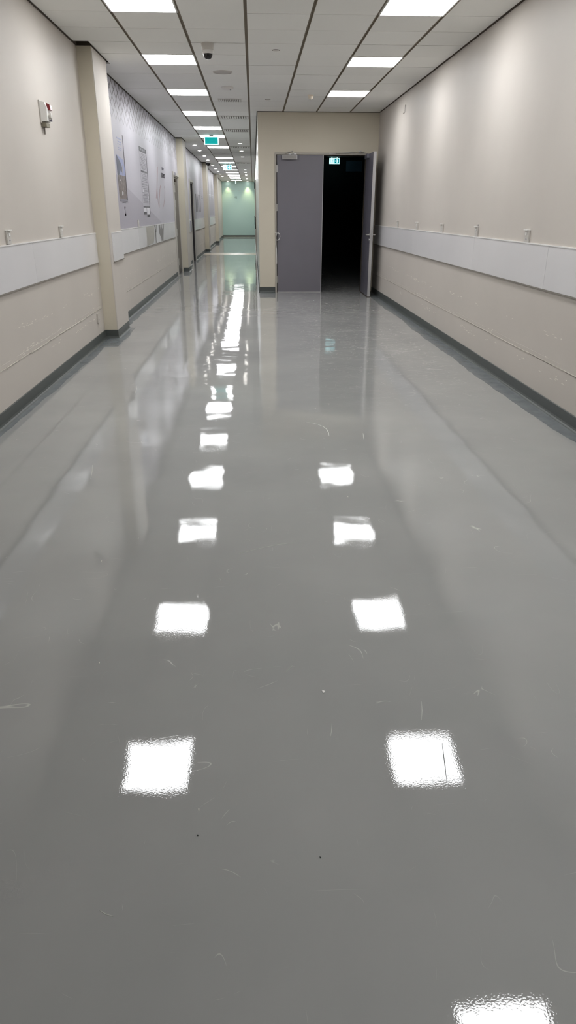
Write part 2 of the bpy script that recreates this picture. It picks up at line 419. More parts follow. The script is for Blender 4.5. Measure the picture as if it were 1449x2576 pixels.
# ------------------------------------------------------------------ ceiling
ceil = struct('ceiling', boxes((XL-T, XR+T, YB-T, YE+T, H+0.03, H+0.13), (XL-T, XN+T, YE+T, YF+T, H+0.03, H+0.13)), M_VOID,
              label='white square-tiled suspended ceiling with brown rails', cat='ceiling')
COLX = [(XL+0.016, XC-1.2), (XC-1.2, XC-0.6), (XC-0.6, XC), (XC, XC+0.6), (XC+0.6, XC+1.2), (XC+1.2, XC+1.8), (XC+1.8, XR-0.016)]
LEFT_ROWS = [-7, -3, 1, 5, 9, 13, 16, 21, 28, 32, 36, 40, 44, 48, 51, 54, 58]
LEFT_OFF = [-11, 25]
RIGHT_ROWS = [-15, -11, -7, -3, 1, 5]
VENT_ROWS = {10: 'near', 14: 'mid', 21: 'mid', 33: 'far', 41: 'far', 47: 'far'}
lit = set([(1, n) for n in LEFT_ROWS + LEFT_OFF] + [(5, n) for n in RIGHT_ROWS])
n0 = math.floor((YB-ROW0)/0.6); n1 = int((YF-ROW0)/0.6)
tilemesh = {}
far_bm = BM()
def tile_bm(bm, w_, d_, cx=0, cy_=0, z=0):
    box(bm, cx-w_/2, cx+w_/2, cy_-d_/2, cy_+d_/2, z, z+0.016)
for n in range(n0, n1+1):
    y0 = ROW0+0.6*n; y1 = y0+0.6
    for c, (x0, x1) in enumerate(COLX):
        if (c, n) in lit: continue
        if c == 3 and y0 > YE-0.3: x1 = XN-0.016
        elif c > 3 and y0 > YE-0.3: continue
        yy0, yy1 = max(y0, YB+0.02), min(y1, YF-0.03)
        if c >= 3 and y0 < YE < y1 and c > 3: yy1 = YE-0.02
        # keep tiles clear of the pilasters
        if c == 0:
            for a, b_ in PIL:
                if yy0 < b_+0.02 and yy1 > a-0.02: x0 = PX+0.016
        wx = (x1-x0) - (0.030 if 0 < c < 6 else 0.016); cx = (x0+x1)/2
        if c == 0: cx = (x0 + x1-0.015)/2; wx = x1-0.015-x0
        if c == 6: cx = (x0+0.015 + x1)/2; wx = x1-x0-0.015
        if c == 3 and x1 < XC+0.5: wx = x1-x0-0.015; cx = (x0+0.015+x1)/2
        gap = random.choice((0.004, 0.006, 0.007, 0.009, 0.013))
        dy = yy1-yy0-gap
        if dy < 0.05: continue
        z = H + random.uniform(0.0, 0.0025)
        if y0 < 6.0 or (c == 3 and y0 > 20) or (y0 > 36):
            tile_bm(far_bm, wx, dy, cx, (yy0+yy1)/2, z); continue
        key = (round(wx, 3), round(dy, 3))
        if key not in tilemesh:
            bm = BM(); tile_bm(bm, wx, dy); me = bpy.data.meshes.new('ceiling_tile'); 
            bmesh.ops.recalc_face_normals(bm, faces=bm.faces[:]); bm.to_mesh(me); bm.free(); me.materials.append(M_TILE)
            tilemesh[key] = me
        o = bpy.data.objects.new('ceiling_tile', tilemesh[key]); COL.objects.link(o); o.parent = ceil
        o.location = (cx, (yy0+yy1)/2, z)
        o.rotation_euler = (random.uniform(-0.0015, 0.0015), random.uniform(-0.001, 0.001), 0)
o = obj('ceiling_tile', far_bm, M_TILE, ceil); o['kind'] = 'stuff'
for k in (-2, -1, 0, 1, 2, 3):
    x = XC+0.6*k; ye = YF-0.02 if k <= 0 else YE-0.01
    obj('ceiling_rail', boxes((x-0.014, x-0.006, YB+0.02, ye, H+0.001, H+0.03), (x+0.006, x+0.014, YB+0.02, ye, H+0.001, H+0.03), (x-0.006, x+0.006, YB+0.02, ye, H+0.008, H+0.03)), M_RAIL, ceil)
# dark shadow-gap edge trims
def edge(bs, nm='ceiling_edge'):
    obj(nm, boxes(*bs), M_GAPB, ceil)
edge([(XR-0.014, XR, YB, YE, H-0.006, H+0.03)])
edge([(XN+0.0, XR, YE-0.014, YE, H-0.006, H+0.03)])
edge([(XN-0.012, XN, YE-0.014, YF, H-0.004, H+0.03)])
ys = YB
for a, b_ in PIL:
    edge([(XL, XL+0.014, ys, a, H-0.006, H+0.03), (XL, PX+0.012, a-0.014, a, H-0.006, H+0.03), (PX, PX+0.012, a, b_, H-0.006, H+0.03)]); ys = b_
edge([(XL, XL+0.014, ys, YF, H-0.006, H+0.03)])
edge([(XL, XN, YF-0.02, YF, H-0.006, H+0.03)])

# ------------------------------------------------------------------ square ceiling lights
ORD = ['first', 'second', 'third', 'fourth', 'fifth', 'sixth', 'seventh', 'eighth', 'ninth', 'tenth', 'eleventh', 'twelfth', 'thirteenth', 'fourteenth', 'fifteenth', 'sixteenth', 'seventeenth', 'eighteenth']
bmf = BM()
e = 0.297; i_ = 0.284
for q in ((-e, e, -e, -i_), (-e, e, i_, e), (-e, -i_, -i_, i_), (i_, e, -i_, i_)): box(bmf, q[0], q[1], q[2], q[3], -0.004, 0.012)
frame_o = obj('frame', bmf, M_WHITE); frame_me = frame_o.data; bpy.data.objects.remove(frame_o)
d_o = obj('diffuser', boxes((-i_, i_, -i_, i_, -0.001, 0.012)), M_PANEL); diff_me = d_o.data; bpy.data.objects.remove(d_o)
d_o = obj('diffuser', boxes((-i_, i_, -i_, i_, -0.001, 0.012)), M_PANELOFF); diffoff_me = d_o.data; bpy.data.objects.remove(d_o)
def light(cx, n, label, on=True, group=None):
    t = thing('ceiling_light', label, 'ceiling light', (cx, ROW0+0.6*n+0.3, H), group)
    for nm, me in (('frame', frame_me), ('diffuser', diff_me if on else diffoff_me)):
        o = bpy.data.objects.new(nm, me); COL.objects.link(o); o.parent = t
vis_left = [n for n in LEFT_ROWS if n >= -3]; vis_right = [n for n in RIGHT_ROWS if n >= -3]
cxl = XC-0.9; cxr = XC+1.5
for n in LEFT_ROWS:
    if n in vis_left:
        k = vis_left.index(n)
        lab = 'lit square ceiling panel light, %s in the long left row counted from the camera' % ORD[k]
    else: lab = {-7: 'lit ceiling panel light of the left row, whose floor reflection is nearest the camera'}.get(n, 'lit ceiling panel light of the left row, %s behind the camera' % ('nearest' if n == -17 else 'farthest'))
    light(cxl, n, lab, True, 'square ceiling lights of the left row')
for n in RIGHT_ROWS:
    if n in vis_right:
        lab = 'lit square ceiling panel light on the right, %s' % ['cut by the top edge of the picture', 'second from the camera', 'nearest the double door'][vis_right.index(n)]
    else: lab = {-7: 'lit ceiling panel light overhead on the right, whose floor reflection shows a dark crack', -11: 'lit ceiling panel light of the right row, reflected at the bottom edge of the floor'}.get(n, 'lit ceiling panel light of the right row, %s behind the camera' % {-15: 'nearest', -19: 'second', -23: 'third'}.get(n))
    light(cxr, n, lab, True, 'square ceiling lights of the right row')
light(cxl, -11, 'unlit square ceiling panel light above the camera in the left row', False)
light(cxl, 25, 'unlit square ceiling panel light in the far left row, behind the teal sign', False)

# round downlights in the far corridor
bm = BM(); lathe(bm, [(0.070, 0.0), (0.068, -0.006), (0.054, -0.008), (0.050, 0.0)], n=20)
r_o = obj('trim_ring', bm, M_WHITE, smooth=True); ring_me = r_o.data; bpy.data.objects.remove(r_o)
bm = BM(); lathe(bm, [(0, -0.014), (0.035, -0.012), (0.052, -0.006)], n=20)
r_o = obj('lamp', bm, M_LAMP, smooth=True); lamp_me = r_o.data; bpy.data.objects.remove(r_o)
def downlight(x, y, label, grp, power=0.0):
    t = thing('downlight', label, 'downlight', (x, y, H), grp)
    for nm, me in (('trim_ring', ring_me), ('lamp', lamp_me)):
        o = bpy.data.objects.new(nm, me); COL.objects.link(o); o.parent = t
    if power:
        ld = bpy.data.lights.new('downlight_beam', 'SPOT'); ld.energy = power; ld.spot_size = math.radians(70); ld.spot_blend = 0.8
        ld.color = (1, 0.9, 0.5); ld.shadow_soft_size = 0.04
        lo = bpy.data.objects.new('downlight_beam', ld); COL.objects.link(lo); lo.parent = t; lo.location = (0, 0, -0.03)
dl = [20.83, 22.68, 24.8, 26.75, 29.7, 32.0, 34.25, 36.5, 38.9, 45.32]
for k, y in enumerate(dl):
    lab = 'small round downlight by the left wall, %s from the camera' % ORD[k] if y < 45 else 'small round downlight washing the left side of the teal wall'
    downlight(-1.54 if y < 45 else -1.50, y, lab, 'round downlights along the left wall', 34 if y > 45 else 0)
dr = [20.3, 22.73, 25.13, 32.74, 34.9, 37.4, 41.4, 45.32]
for k, y in enumerate(dr):
    lab = 'small round downlight right of the panel lights, %s from the camera' % ORD[k] if y < 45 else 'small round downlight washing the right side of the teal wall'
    downlight(-0.32, y, lab, 'round downlights right of the far panel lights', 44 if y > 45 else 0)

# ------------------------------------------------------------------ air vents
def vent(x0, x1, y0, y1, label, ns=12):
    t = thing('air_vent', label, 'air vent', ((x0+x1)/2, (y0+y1)/2, H), 'slatted ceiling vents')
    hx, hy = (x1-x0)/2, (y1-y0)/2
    obj('frame', boxes((-hx, hx, -hy, -hy+0.022, -0.008, 0.001), (-hx, hx, hy-0.022, hy, -0.008, 0.001), (-hx, -hx+0.022, -hy+0.022, hy-0.022, -0.008, 0.001), (hx-0.022, hx, -hy+0.022, hy-0.022, -0.008, 0.001)), M_OFFW, t)
    obj('backing', boxes((-hx+0.02, hx-0.02, -hy+0.02, hy-0.02, -0.002, 0.001)), mat('vent_backing', lin(112, 106, 100), 0.8), t)
    for k in range(ns):
        x = -hx+0.03 + (2*hx-0.06)*k/(ns-1)
        wv = (2*hx-0.06)/(ns-1)*0.30
        bm = boxes((x-wv, x+wv, -hy+0.02, hy-0.02, -0.012, -0.001)); obj('slat', bm, M_WHITE, t)
vent(-0.53, -0.162, 12.555, 12.84, 'small slatted air vent nearest the camera, in front of the smoke detector')
vent(-0.61, -0.06, 14.66, 15.04, 'wide slatted air vent, second from the camera')
vent(-0.61, -0.06, 16.95, 17.45, 'wide slatted air vent, third from the camera')
vent(-0.61, -0.06, 21.25, 21.78, 'slatted air vent between the first two right downlights')
vent(-0.61, -0.06, 28.0, 28.6, 'slatted air vent far off, before the second row of right downlights')

# ------------------------------------------------------------------ ceiling devices
t = thing('dome_camera', 'white dome security camera with black dome hanging from the ceiling', 'security camera', (-0.455, 8.66, H))
bm = BM(); lathe(bm, [(0, 0.001), (0.066, 0.001), (0.066, -0.012), (0.060, -0.055), (0.056, -0.062), (0, -0.062)], n=32); obj('mount', bm, M_OFFW, t, True)
bm = BM(); lathe(bm, [(0.058, -0.060), (0.062, -0.066), (0.060, -0.088), (0.052, -0.094), (0.0, -0.094)], n=32); obj('housing', bm, M_WHITE, t, True)
bm = BM(); lathe(bm, [(0.050, -0.092), (0.049, -0.105), (0.043, -0.121), (0.032, -0.134), (0.017, -0.141), (0, -0.143)], n=32); obj('dome', bm, M_DGLASS, t, True)
bm = BM(); lathe(bm, [(0.004, -0.030), (0.004, -0.034), (0, -0.034)], c=(-0.03, -0.05, 0), n=8); obj('screw', bm, M_BLACK, t)
t = thing('ceiling_speaker', 'large round flush white ceiling speaker behind the dome camera', 'speaker', (-0.36, 10.28, H))
bm = BM(); lathe(bm, [(0.125, 0.001), (0.124, -0.006), (0.112, -0.009), (0.108, -0.005)], n=40); obj('rim', bm, M_OFFW, t, True)
bm = BM(); lathe(bm, [(0.108, -0.004), (0.06, -0.007), (0, -0.008)], n=40); obj('grille', bm, mat('speaker_grille', lin(184, 180, 176), 0.8), t, True)
t = thing('smoke_detector', 'round white smoke detector between the speaker and the nearest vent', 'smoke detector', (-0.345, 11.45, H))
bm = BM(); lathe(bm, [(0.088, 0.001), (0.088, -0.010), (0.078, -0.026), (0.050, -0.036), (0, -0.038)], n=32); obj('body', bm, M_WHITE, t, True)
bm = BM(); lathe(bm, [(0.010, -0.030), (0.010, -0.037), (0, -0.038)], c=(0.045, -0.02, 0), n=10); obj('indicator', bm, M_BLACK, t)
for x, y, lab in ((0.279, 8.95, 'flat round concealed sprinkler cap nearer the camera, right of the centre rail'), (0.261, 12.6, 'flat round concealed sprinkler cap nearer the double door wall')):
    t = thing('sprinkler_cap', lab, 'sprinkler', (x, y, H), 'flat sprinkler caps')
    bm = BM(); lathe(bm, [(0.036, 0.001), (0.036, -0.003), (0, -0.004)], n=24); obj('cap', bm, M_OFFW, t, True)
    bm = BM(); lathe(bm, [(0.042, 0.001), (0.042, -0.0015), (0.034, -0.0015)], n=24); obj('shadow_ring', bm, M_GAPB, t, True)
t = thing('motion_sensor', 'small cream bell-shaped motion sensor on the ceiling above the double door', 'sensor', (0.905, 12.1, H))
bm = BM(); lathe(bm, [(0.045, 0.001), (0.046, -0.012), (0.036, -0.022), (0.034, -0.040), (0.022, -0.056), (0, -0.060)], n=24); obj('body', bm, mat('cream_plastic', lin(232, 220, 200), 0.4), t, True)
bm = BM(); lathe(bm, [(0.012, -0.052), (0.010, -0.064), (0, -0.066)], n=12); obj('lens', bm, M_OFFW, t, True)
t = thing('dome_camera', 'small black dome camera beside the third pilaster under the ceiling', 'security camera', (-1.63, 28.3, H))
bm = BM(); lathe(bm, [(0, 0.001), (0.09, 0.001), (0.09, -0.03), (0, -0.03)], n=20); obj('mount', bm, M_BLACK, t, True)
bm = BM(); lathe(bm, [(0.075, -0.03), (0.065, -0.075), (0.035, -0.10), (0, -0.108)], n=20); obj('dome', bm, M_DGLASS, t, True)

# ------------------------------------------------------------------ exit signs
def sign_shell(t, w_=0.335, h=0.17, z0=-0.21):
    hx = w_/2
    obj('housing', boxes((-hx, hx, 0, 0.035, z0, z0+h), bev=0.004), M_SIGNF, t)
    obj('bracket', boxes((-0.05, 0.05, 0.008, 0.026, z0+h, 0.0)), M_OFFW, t)
    for s in (-1, 1):
        obj('clip', boxes((s*0.085-0.014, s*0.085+0.014, 0.004, 0.03, z0+h, z0+h+0.014), bev=0.003), M_SIGNF, t)
def poly(bm, pts, y): slab(bm, [(x, y, z) for x, z in pts], (0, 0.002, 0))
def man(t, cx, cz, s, flip=1):
    # doorway outline and running figure
    bm = BM()
    for q in ((-0.5, -0.42, -0.5, 0.5), (0.34, 0.42, -0.5, 0.5), (-0.5, 0.42, 0.42, 0.5)):
        box(bm, cx+q[0]*s, cx+q[1]*s, -0.005, -0.0005, cz+q[2]*s, cz+q[3]*s)
    obj('doorway_symbol', bm, M_SIGND, t)
    bm = BM()
    for P in ([(0.02, 0.2), (0.14, 0.16), (0.06, -0.12), (-0.08, -0.1)], [(-0.08, -0.08), (0.04, -0.1), (0.2, -0.3), (0.12, -0.36)], [(0.04, -0.06), (-0.06, -0.12), (-0.2, -0.38), (-0.12, -0.42)],
              [(0.1, 0.14), (0.28, 0.02), (0.25, -0.04), (0.06, 0.08)], [(0.02, 0.16), (-0.16, 0.1), (-0.2, -0.04), (-0.14, -0.05), (-0.1, 0.05), (0.02, 0.06)]):
        poly(bm, [(cx+flip*x*s, cz+z*s) for x, z in P], -0.005)
    hp = [(0.12+0.07*math.cos(a*math.pi/5), 0.3+0.07*math.sin(a*math.pi/5)) for a in range(10)]
    poly(bm, [(cx+flip*x*s, cz+z*s) for x, z in hp], -0.005)
    obj('running_figure', bm, M_SIGND, t)
# sign 1: plain teal face
t = thing('exit_sign', 'teal-faced hanging sign with white border, nearest in the long corridor', 'exit sign', (-0.945, 18.1, H))
sign_shell(t)
obj('face', boxes((-0.147, 0.147, -0.006, 0.0, -0.192, -0.058)), M_SIGNG, t)
# sign 2: man and arrow
def arrow_sign(t, kind):
    sign_shell(t)
    obj('figure_panel', boxes((-0.150, 0.0, -0.003, 0.0, -0.198, -0.052)), M_SIGNW, t)
    obj('arrow_panel', boxes((0.0, 0.150, -0.003, 0.0, -0.195, -0.055)), M_SIGND, t)
    man(t, -0.075, -0.125, 0.12)
    bm = BM()
    P = [(-0.055, 0.014), (0.008, 0.014), (-0.016, 0.048), (0.012, 0.048), (0.054, 0.0), (0.012, -0.048), (-0.016, -0.048), (0.008, -0.014), (-0.055, -0.014)]
    if kind == 'down': P = [(z, -x) for x, z in P]
    poly(bm, [(0.075+x, -0.125+z) for x, z in P], -0.0055)
    obj('arrow', bm, M_SIGNW, t)
t = thing('exit_sign', 'teal and white exit sign with running figure and arrow pointing down, far corridor', 'exit sign', (-0.945, 28.8, H))
arrow_sign(t, 'down')
t = thing('exit_sign', 'glowing exit sign with running figure and right arrow inside the unlit room', 'exit sign', (2.67, 24.9, H))
arrow_sign(t, 'right')
t = thing('exit_sign', 'exit sign seen edge-on as a thin pale bar before the teal wall', 'exit sign', (-0.955, 43.0, H))
sign_shell(t); t.rotation_euler = (0, 0, math.pi/2)

# ------------------------------------------------------------------ skirting (coved)
def sweep(name, pts, side, label):
    prof = [(0.0, 0.0), (0.034, 0.0), (0.022, 0.004), (0.013, 0.012), (0.008, 0.024), (0.007, 0.098), (0.004, 0.102), (0.0, 0.102)]
    bm = BM(); rings = []
    P = [Vector((x, y)) for x, y in pts]
    for i, p in enumerate(P):
        ns = []
        if i > 0: d = (P[i]-P[i-1]).normalized(); ns.append(Vector((d.y, -d.x))*side)
        if i < len(P)-1: d = (P[i+1]-P[i]).normalized(); ns.append(Vector((d.y, -d.x))*side)
        if len(ns) == 2:
            m = (ns[0]+ns[1]); m = m/ (m.length_squared/2) if m.length > 0 else ns[0]
        else: m = ns[0]
        rings.append([bm.verts.new((p.x+m.x*a, p.y+m.y*a, z)) for a, z in prof])
    for a, b in zip(rings[:-1], rings[1:]):
        for k in range(len(prof)-1): bm.faces.new([a[k], b[k], b[k+1], a[k+1]])
    bm.faces.new(rings[0]); bm.faces.new(rings[-1][::-1])
    return struct(name, bm, M_BASE, label=label, cat='skirting')
sweep('baseboard_left', [(XL, YB), (XL, PIL[0][0]), (PX, PIL[0][0]), (PX, PIL[0][1]), (XL, PIL[0][1]), (XL, D1[0]-0.11)], 1, 'dark grey coved skirting along the near left wall')
sweep('baseboard_left', [(XL+0.02, PIL[1][0]), (PX, PIL[1][0]), (PX, PIL[1][1]), (XL, PIL[1][1]), (XL, D2[0]-0.11)], 1, 'dark grey skirting around the second pilaster on the left')
sweep('baseboard_left', [(XL, D2[1]+0.11), (XL, PIL[2][0]), (PX, PIL[2][0]), (PX, PIL[2][1]), (XL, PIL[2][1]), (XL, PIL[3][0]), (PX, PIL[3][0]), (PX, PIL[3][1]), (XL, PIL[3][1]), (XL, YF)], 1, 'dark grey skirting along the far left wall')
sweep('baseboard_right', [(XR, YE), (XR, YB)], 1, 'dark grey coved skirting along the right wall')
sweep('baseboard_front', [(XN, YE), (DO[0]-0.032, YE)], 1, 'short dark grey skirting left of the double door')
sweep('baseboard_front', [(DO[1]+0.03, YE), (XR-0.04, YE)], 1, 'short dark grey skirting right of the double door')
sweep('baseboard_far', [(XL, YF), (XN, YF)], 1, 'dark skirting under the teal wall')
sweep('baseboard_corridor', [(XN, YF), (XN, YE+0.02)], 1, 'dark skirting along the right wall of the far corridor')

# ------------------------------------------------------------------ wall guards (pale band)
def guard(label, xw, sgn, spans, seams, z0=0.893, z1=1.212, t_=0.012):
    t = thing('wall_guard', label, 'wall guard', (xw, (spans[0]+spans[-1])/2, z0))
    yc = (spans[0]+spans[-1])/2
    edges = [spans[0]] + list(seams) + [spans[1]]
    x0, x1 = (0, sgn*t_) if sgn > 0 else (sgn*t_, 0)
    for a, b_ in zip(edges[:-1], edges[1:]):
        obj('guard_panel', boxes((x0, x1, a-yc+0.002, b_-yc-0.002, 0, z1-z0), bev=0.002), M_GUARD, t)
    c0, c1 = (0, sgn*(t_+0.004)) if sgn > 0 else (sgn*(t_+0.004), 0)
    obj('top_highlight_cap', boxes((c0, c1, spans[0]-yc, spans[1]-yc, z1-z0, z1-z0+0.008)), M_GUARDGLINT, t)  # highlight along the top edge put in as a paler strip
    obj('bottom_shadow_lip', boxes((c0, c1, spans[0]-yc, spans[1]-yc, -0.010, 0.0)), M_SHADE_CRACK, t)  # shadow line under the band put in as a grey strip
    return t, yc
guard('pale glossy wall guard band along the near left wall', XL, 1, (YB+0.1, 8.78), (-2.5, 0.6, 3.5, 6.25))
guard('short pale wall guard piece on the side of the first pilaster', PX+0.006, 1, (8.93, 9.598), ())
tg, yc = guard('pale wall guard band under the printed mural, with grey peeled patches', XL, 1, (9.62, 17.62), (12.0,))
# peeled patches on that band
def patch(P, m):
    bm = BM(); slab(bm, [(0.0125, y-yc, z-0.893) for y, z in P], (0.0008, 0, 0)); obj('peeled_patch', bm, m, tg)
M_P1 = mat('peel_grey', lin(172, 168, 160), 0.35); M_P2 = mat('peel_dark', lin(120, 117, 116), 0.4); M_P3 = mat('peel_line', lin(88, 84, 82), 0.5)
patch([(12.9, 1.20), (13.95, 1.20), (13.90, 1.05), (13.75, 0.92), (12.85, 0.90), (12.9, 1.05)], M_P1)
patch([(13.97, 1.21), (14.07, 1.21), (14.13, 1.10), (14.12, 0.90), (14.05, 0.90), (14.05, 1.08)], M_P3)
patch([(14.22, 1.21), (14.30, 1.21), (14.20, 1.09), (14.13, 1.08), (14.14, 1.12)], M_P3)
patch([(14.62, 1.21), (14.80, 1.21), (14.86, 1.13), (14.98, 1.13), (15.00, 1.21), (15.08, 1.21), (15.14, 1.13), (15.28, 1.13), (15.30, 1.21), (15.45, 1.21), (15.42, 1.15),
       (15.36, 1.10), (15.25, 0.97), (15.22, 0.90), (15.08, 0.90), (15.05, 0.96), (14.98, 0.90), (14.90, 0.90), (14.92, 0.97), (14.70, 1.02), (14.62, 1.10)], M_P2)
guard('pale wall guard band on the stretch between second and third pilaster', XL, 1, (D2[1]+0.12, 28.38), (25.2,))
guard('tiny pale wall guard piece between the second pilaster and the second side door', XL, 1, (19.9, D2[0]-0.12), ())
guard('pale wall guard band between third and fourth pilaster', XL, 1, (29.22, 36.38), (33.1,))
guard('pale glossy wall guard band along the whole right wall', XR, -1, (YB+0.1, 13.98), (-2.2, 0.8, 4.1, 5.6, 7.55, 10.55))
obj('dark_plate', boxes((0.0125, 0.03, 0, 0.25, 0.035, 0.30)), M_GREYP, [o for o in COL.objects if o.name.startswith('wall_guard') and 'tiny' in o.get('label', '')][0]).location = (0, 0.9, 0)

# ------------------------------------------------------------------ plaster ridge, chips on the lower walls
def ridge(parent, xw, sgn, y0, y1, z, brk):
    bm = BM(); y = y0
    while y < y1:
        ln = random.uniform(0.15, 0.9) if brk else random.uniform(0.8, 2.0)
        e_ = min(y1, y+ln); dz = random.uniform(-0.003, 0.003)
        x0, x1 = sorted((xw, xw+sgn*random.uniform(0.003, 0.006)))
        box(bm, x0, x1, y, e_-random.uniform(0.002, 0.03 if brk else 0.006), z+dz-0.0025, z+dz+0.002)
        if random.random() < (0.5 if brk else 0.25):
            x0, x1 = sorted((xw, xw+sgn*0.004)); box(bm, x0, x1, e_-0.006, e_, z-0.015, z+random.uniform(0.005, 0.03))
        y = e_
    obj('plaster_ridge', bm, M_RIDGE, parent)
    bm = BM(); y = y0; x0, x1 = sorted((xw, xw+sgn*0.0008))
    while y < y1:
        e_ = min(y1, y+random.uniform(0.2, 1.0)); box(bm, x0, x1, y, e_, z-0.0065, z-0.0035); y = e_+random.uniform(0.02, 0.35)
    obj('plaster_crack', bm, M_SHADE_CRACK, parent)
    # faint filled band just above the ridge
    bm = BM(); x0, x1 = sorted((xw, xw+sgn*0.0016)); y = y0+0.5
    while y < y1-1:
        e_ = y+random.uniform(0.5, 1.6); box(bm, x0, x1, y, min(e_, y1), z+0.008, z+0.034); y = e_+random.uniform(0.05, 0.6)
    obj('filler_band', bm, M_WALL, parent)
def chips(parent, xw, sgn, y0, y1, bands, n):
    bm = BM()
    for _ in range(n):
        z, zs = random.choice(bands)
        cyc = random.uniform(y0, y1); zc = random.gauss(z, zs)
        for _k in range(random.randint(1, 5)):
            yy = cyc+random.gauss(0, 0.12); zz = zc+random.gauss(0, 0.008)
            if not (y0 < yy < y1) or zz < 0.12: continue
            ry = random.uniform(0.006, 0.045); rz = random.uniform(0.0015, 0.006); k = random.randint(5, 7); a0 = random.random()*6
            pts = []
            for i in range(k):
                a = a0+2*math.pi*i/k; r = random.uniform(0.6, 1.1); pts.append((xw, yy+ry*r*math.cos(a), zz+rz*r*math.sin(a)))
            slab(bm, pts, (sgn*random.uniform(0.0006, 0.0022), 0, 0))
    o = obj('paint_chip', bm, M_CHIP, parent); o['kind'] = 'stuff'
ridge(wr, XR, -1, 2.5, 13.9, 0.366, False)
chips(wr, XR, -1, 3.5, 13.8, [(0.575, 0.012), (0.385, 0.012), (0.28, 0.015)], 75)
ridge(wl, XL, 1, 2.5, 8.78, 0.377, True)
chips(wl, XL, 1, 3.5, 8.75, [(0.60, 0.012), (0.40, 0.01), (0.30, 0.012)], 55)
ridge(wl, XL, 1, 9.7, 17.6, 0.377, True)
chips(wl, XL, 1, 9.8, 17.5, [(0.58, 0.012), (0.40, 0.012)], 40)
ridge(wl, XL, 1, 23.7, 28.3, 0.377, True)
chips(wl, XL, 1, 23.7, 28.3, [(0.58, 0.012), (0.40, 0.012)], 25)
ridge(wl, XL, 1, 29.3, 36.3, 0.377, True)

# ------------------------------------------------------------------ printed murals
def mural(label, y0, y1, z0=1.222, notch=None, lattice=True):
    t = thing('wall_mural', label, 'mural', (XL, y0, z0))
    bs = [(0, 0.003, 0, y1-y0, 0, H-0.01-z0)]
    if notch: a, b_, zt = notch; bs = [(0, 0.003, 0, a-y0, 0, H-0.01-z0), (0, 0.003, a-y0, b_-y0, zt-z0, H-0.01-z0)] + ([(0, 0.003, b_-y0, y1-y0, 0, H-0.01-z0)] if b_ < y1 else [])
    obj('printed_sheet', boxes(*bs), M_MURAL, t)
    # lattice
    bm = BM(); ztop = H-0.012; zt = 2.60; w_ = 0.30; rows = 4; hh = (ztop-zt)/2.6
    def line(ya, za, yb, zb, th):
        if za > ztop and zb > ztop: return
        if zb > ztop: k = (ztop-za)/(zb-za); yb = ya+(yb-ya)*k; zb = ztop
        if not (y0 <= ya <= y1 and y0 <= yb <= y1): return
        slab(bm, [(0.003, ya-y0-th, za-z0), (0.003, ya-y0+th, za-z0), (0.003, yb-y0+th, zb-z0), (0.003, yb-y0-th, zb-z0)], (0.0008, 0, 0))
    n = int((y1-y0)/w_)+1
    for i in range(n if lattice else 0):
        yc_ = y0 + i*w_ + 0.05
        for r in range(6):
            za = zt + r*hh*0.5; zb = za+hh*0.5; off = (w_/2 if r % 2 else 0)
            th = 0.004+0.0045*r
            line(yc_+off, za, yc_+off+w_/2, zb, th); line(yc_+off, za, yc_+off-w_/2, zb, th)
    if lattice: o = obj('lattice_print', bm, M_LATT, t); o['kind'] = 'stuff'
    return t
def prn(t, y0, z0, name, P, m, d=0.0032, th=0.0008, label=None):
    bm = BM()
    for Q in (P if isinstance(P[0], list) else [P]):
        slab(bm, [(d, y-y0, z-z0) for y, z in Q], (th, 0, 0))
    return obj(name, bm, m, t, label=label)
def rect(y0, y1, z0, z1): return [(y0, z0), (y1, z0), (y1, z1), (y0, z1)]
my0, mz0 = 9.62, 1.222
t = mural('lilac-grey printed mural with lattice top, photo strip, text column and red sketch lines', my0, 19.04, notch=(17.75, 19.04, 2.305))
prn(t, my0, mz0, 'shaded_field', [(9.63, 1.225), (14.9, 1.225), (15.2, 1.25), (11.35, 1.77), (10.45, 1.93), (9.63, 2.05)], M_MURAL_D)
# mountain and town photo strip
prn(t, my0, mz0, 'photo_print', rect(10.62, 11.27, 1.58, 1.92), M_TOWN, 0.0045, label='brown town at the foot of the mountain')
prn(t, my0, mz0, 'photo_print', [(10.62, 1.92), (11.27, 1.92), (11.27, 2.02), (11.15, 2.13), (10.62, 2.17)], M_BLUEP, 0.0042, label='pale blue sky')
prn(t, my0, mz0, 'photo_print', [(10.62, 1.90), (10.78, 1.93), (10.88, 1.98), (10.98, 1.96), (11.02, 2.02), (10.93, 2.08), (10.80, 2.12), (10.62, 2.17)], M_MOUNT, 0.0050, label='dark blue mountain')
prn(t, my0, mz0, 'photo_print', [(10.98, 1.93), (11.06, 1.98), (11.10, 2.06), (11.04, 2.05), (11.0, 1.99)], M_MURAL_D, 0.0055)
prn(t, my0, mz0, 'photo_highlight', [[(10.85, 1.66), (10.93, 1.665), (10.96, 1.70), (10.90, 1.72), (10.86, 1.70)], [(11.08, 1.70), (11.13, 1.73), (11.10, 1.74)], [(10.72, 1.84), (10.82, 1.85), (10.78, 1.87)]], M_PALEP, 0.0056)
prn(t, my0, mz0, 'photo_highlight', rect(10.62, 11.27, 1.58, 1.61), M_GREYP, 0.0056)
prn(t, my0, mz0, 'rule_line', [(11.24, 1.60), (11.28, 1.60), (11.29, 2.45), (11.26, 2.45)], M_DARK, 0.0058)
prn(t, my0, mz0, 'text_line', [rect(10.80, 11.14, 2.375, 2.39), rect(10.86, 11.12, 2.335, 2.35), rect(10.84, 11.10, 2.31, 2.318)], M_BLUEP)
prn(t, my0, mz0, 'text_line', [rect(10.86, 11.12, 2.262, 2.272), rect(10.88, 11.10, 2.238, 2.248)], M_BLUEP)
prn(t, my0, mz0, 'text_line', rect(10.80, 11.12, 1.56, 1.566), M_GREYP)
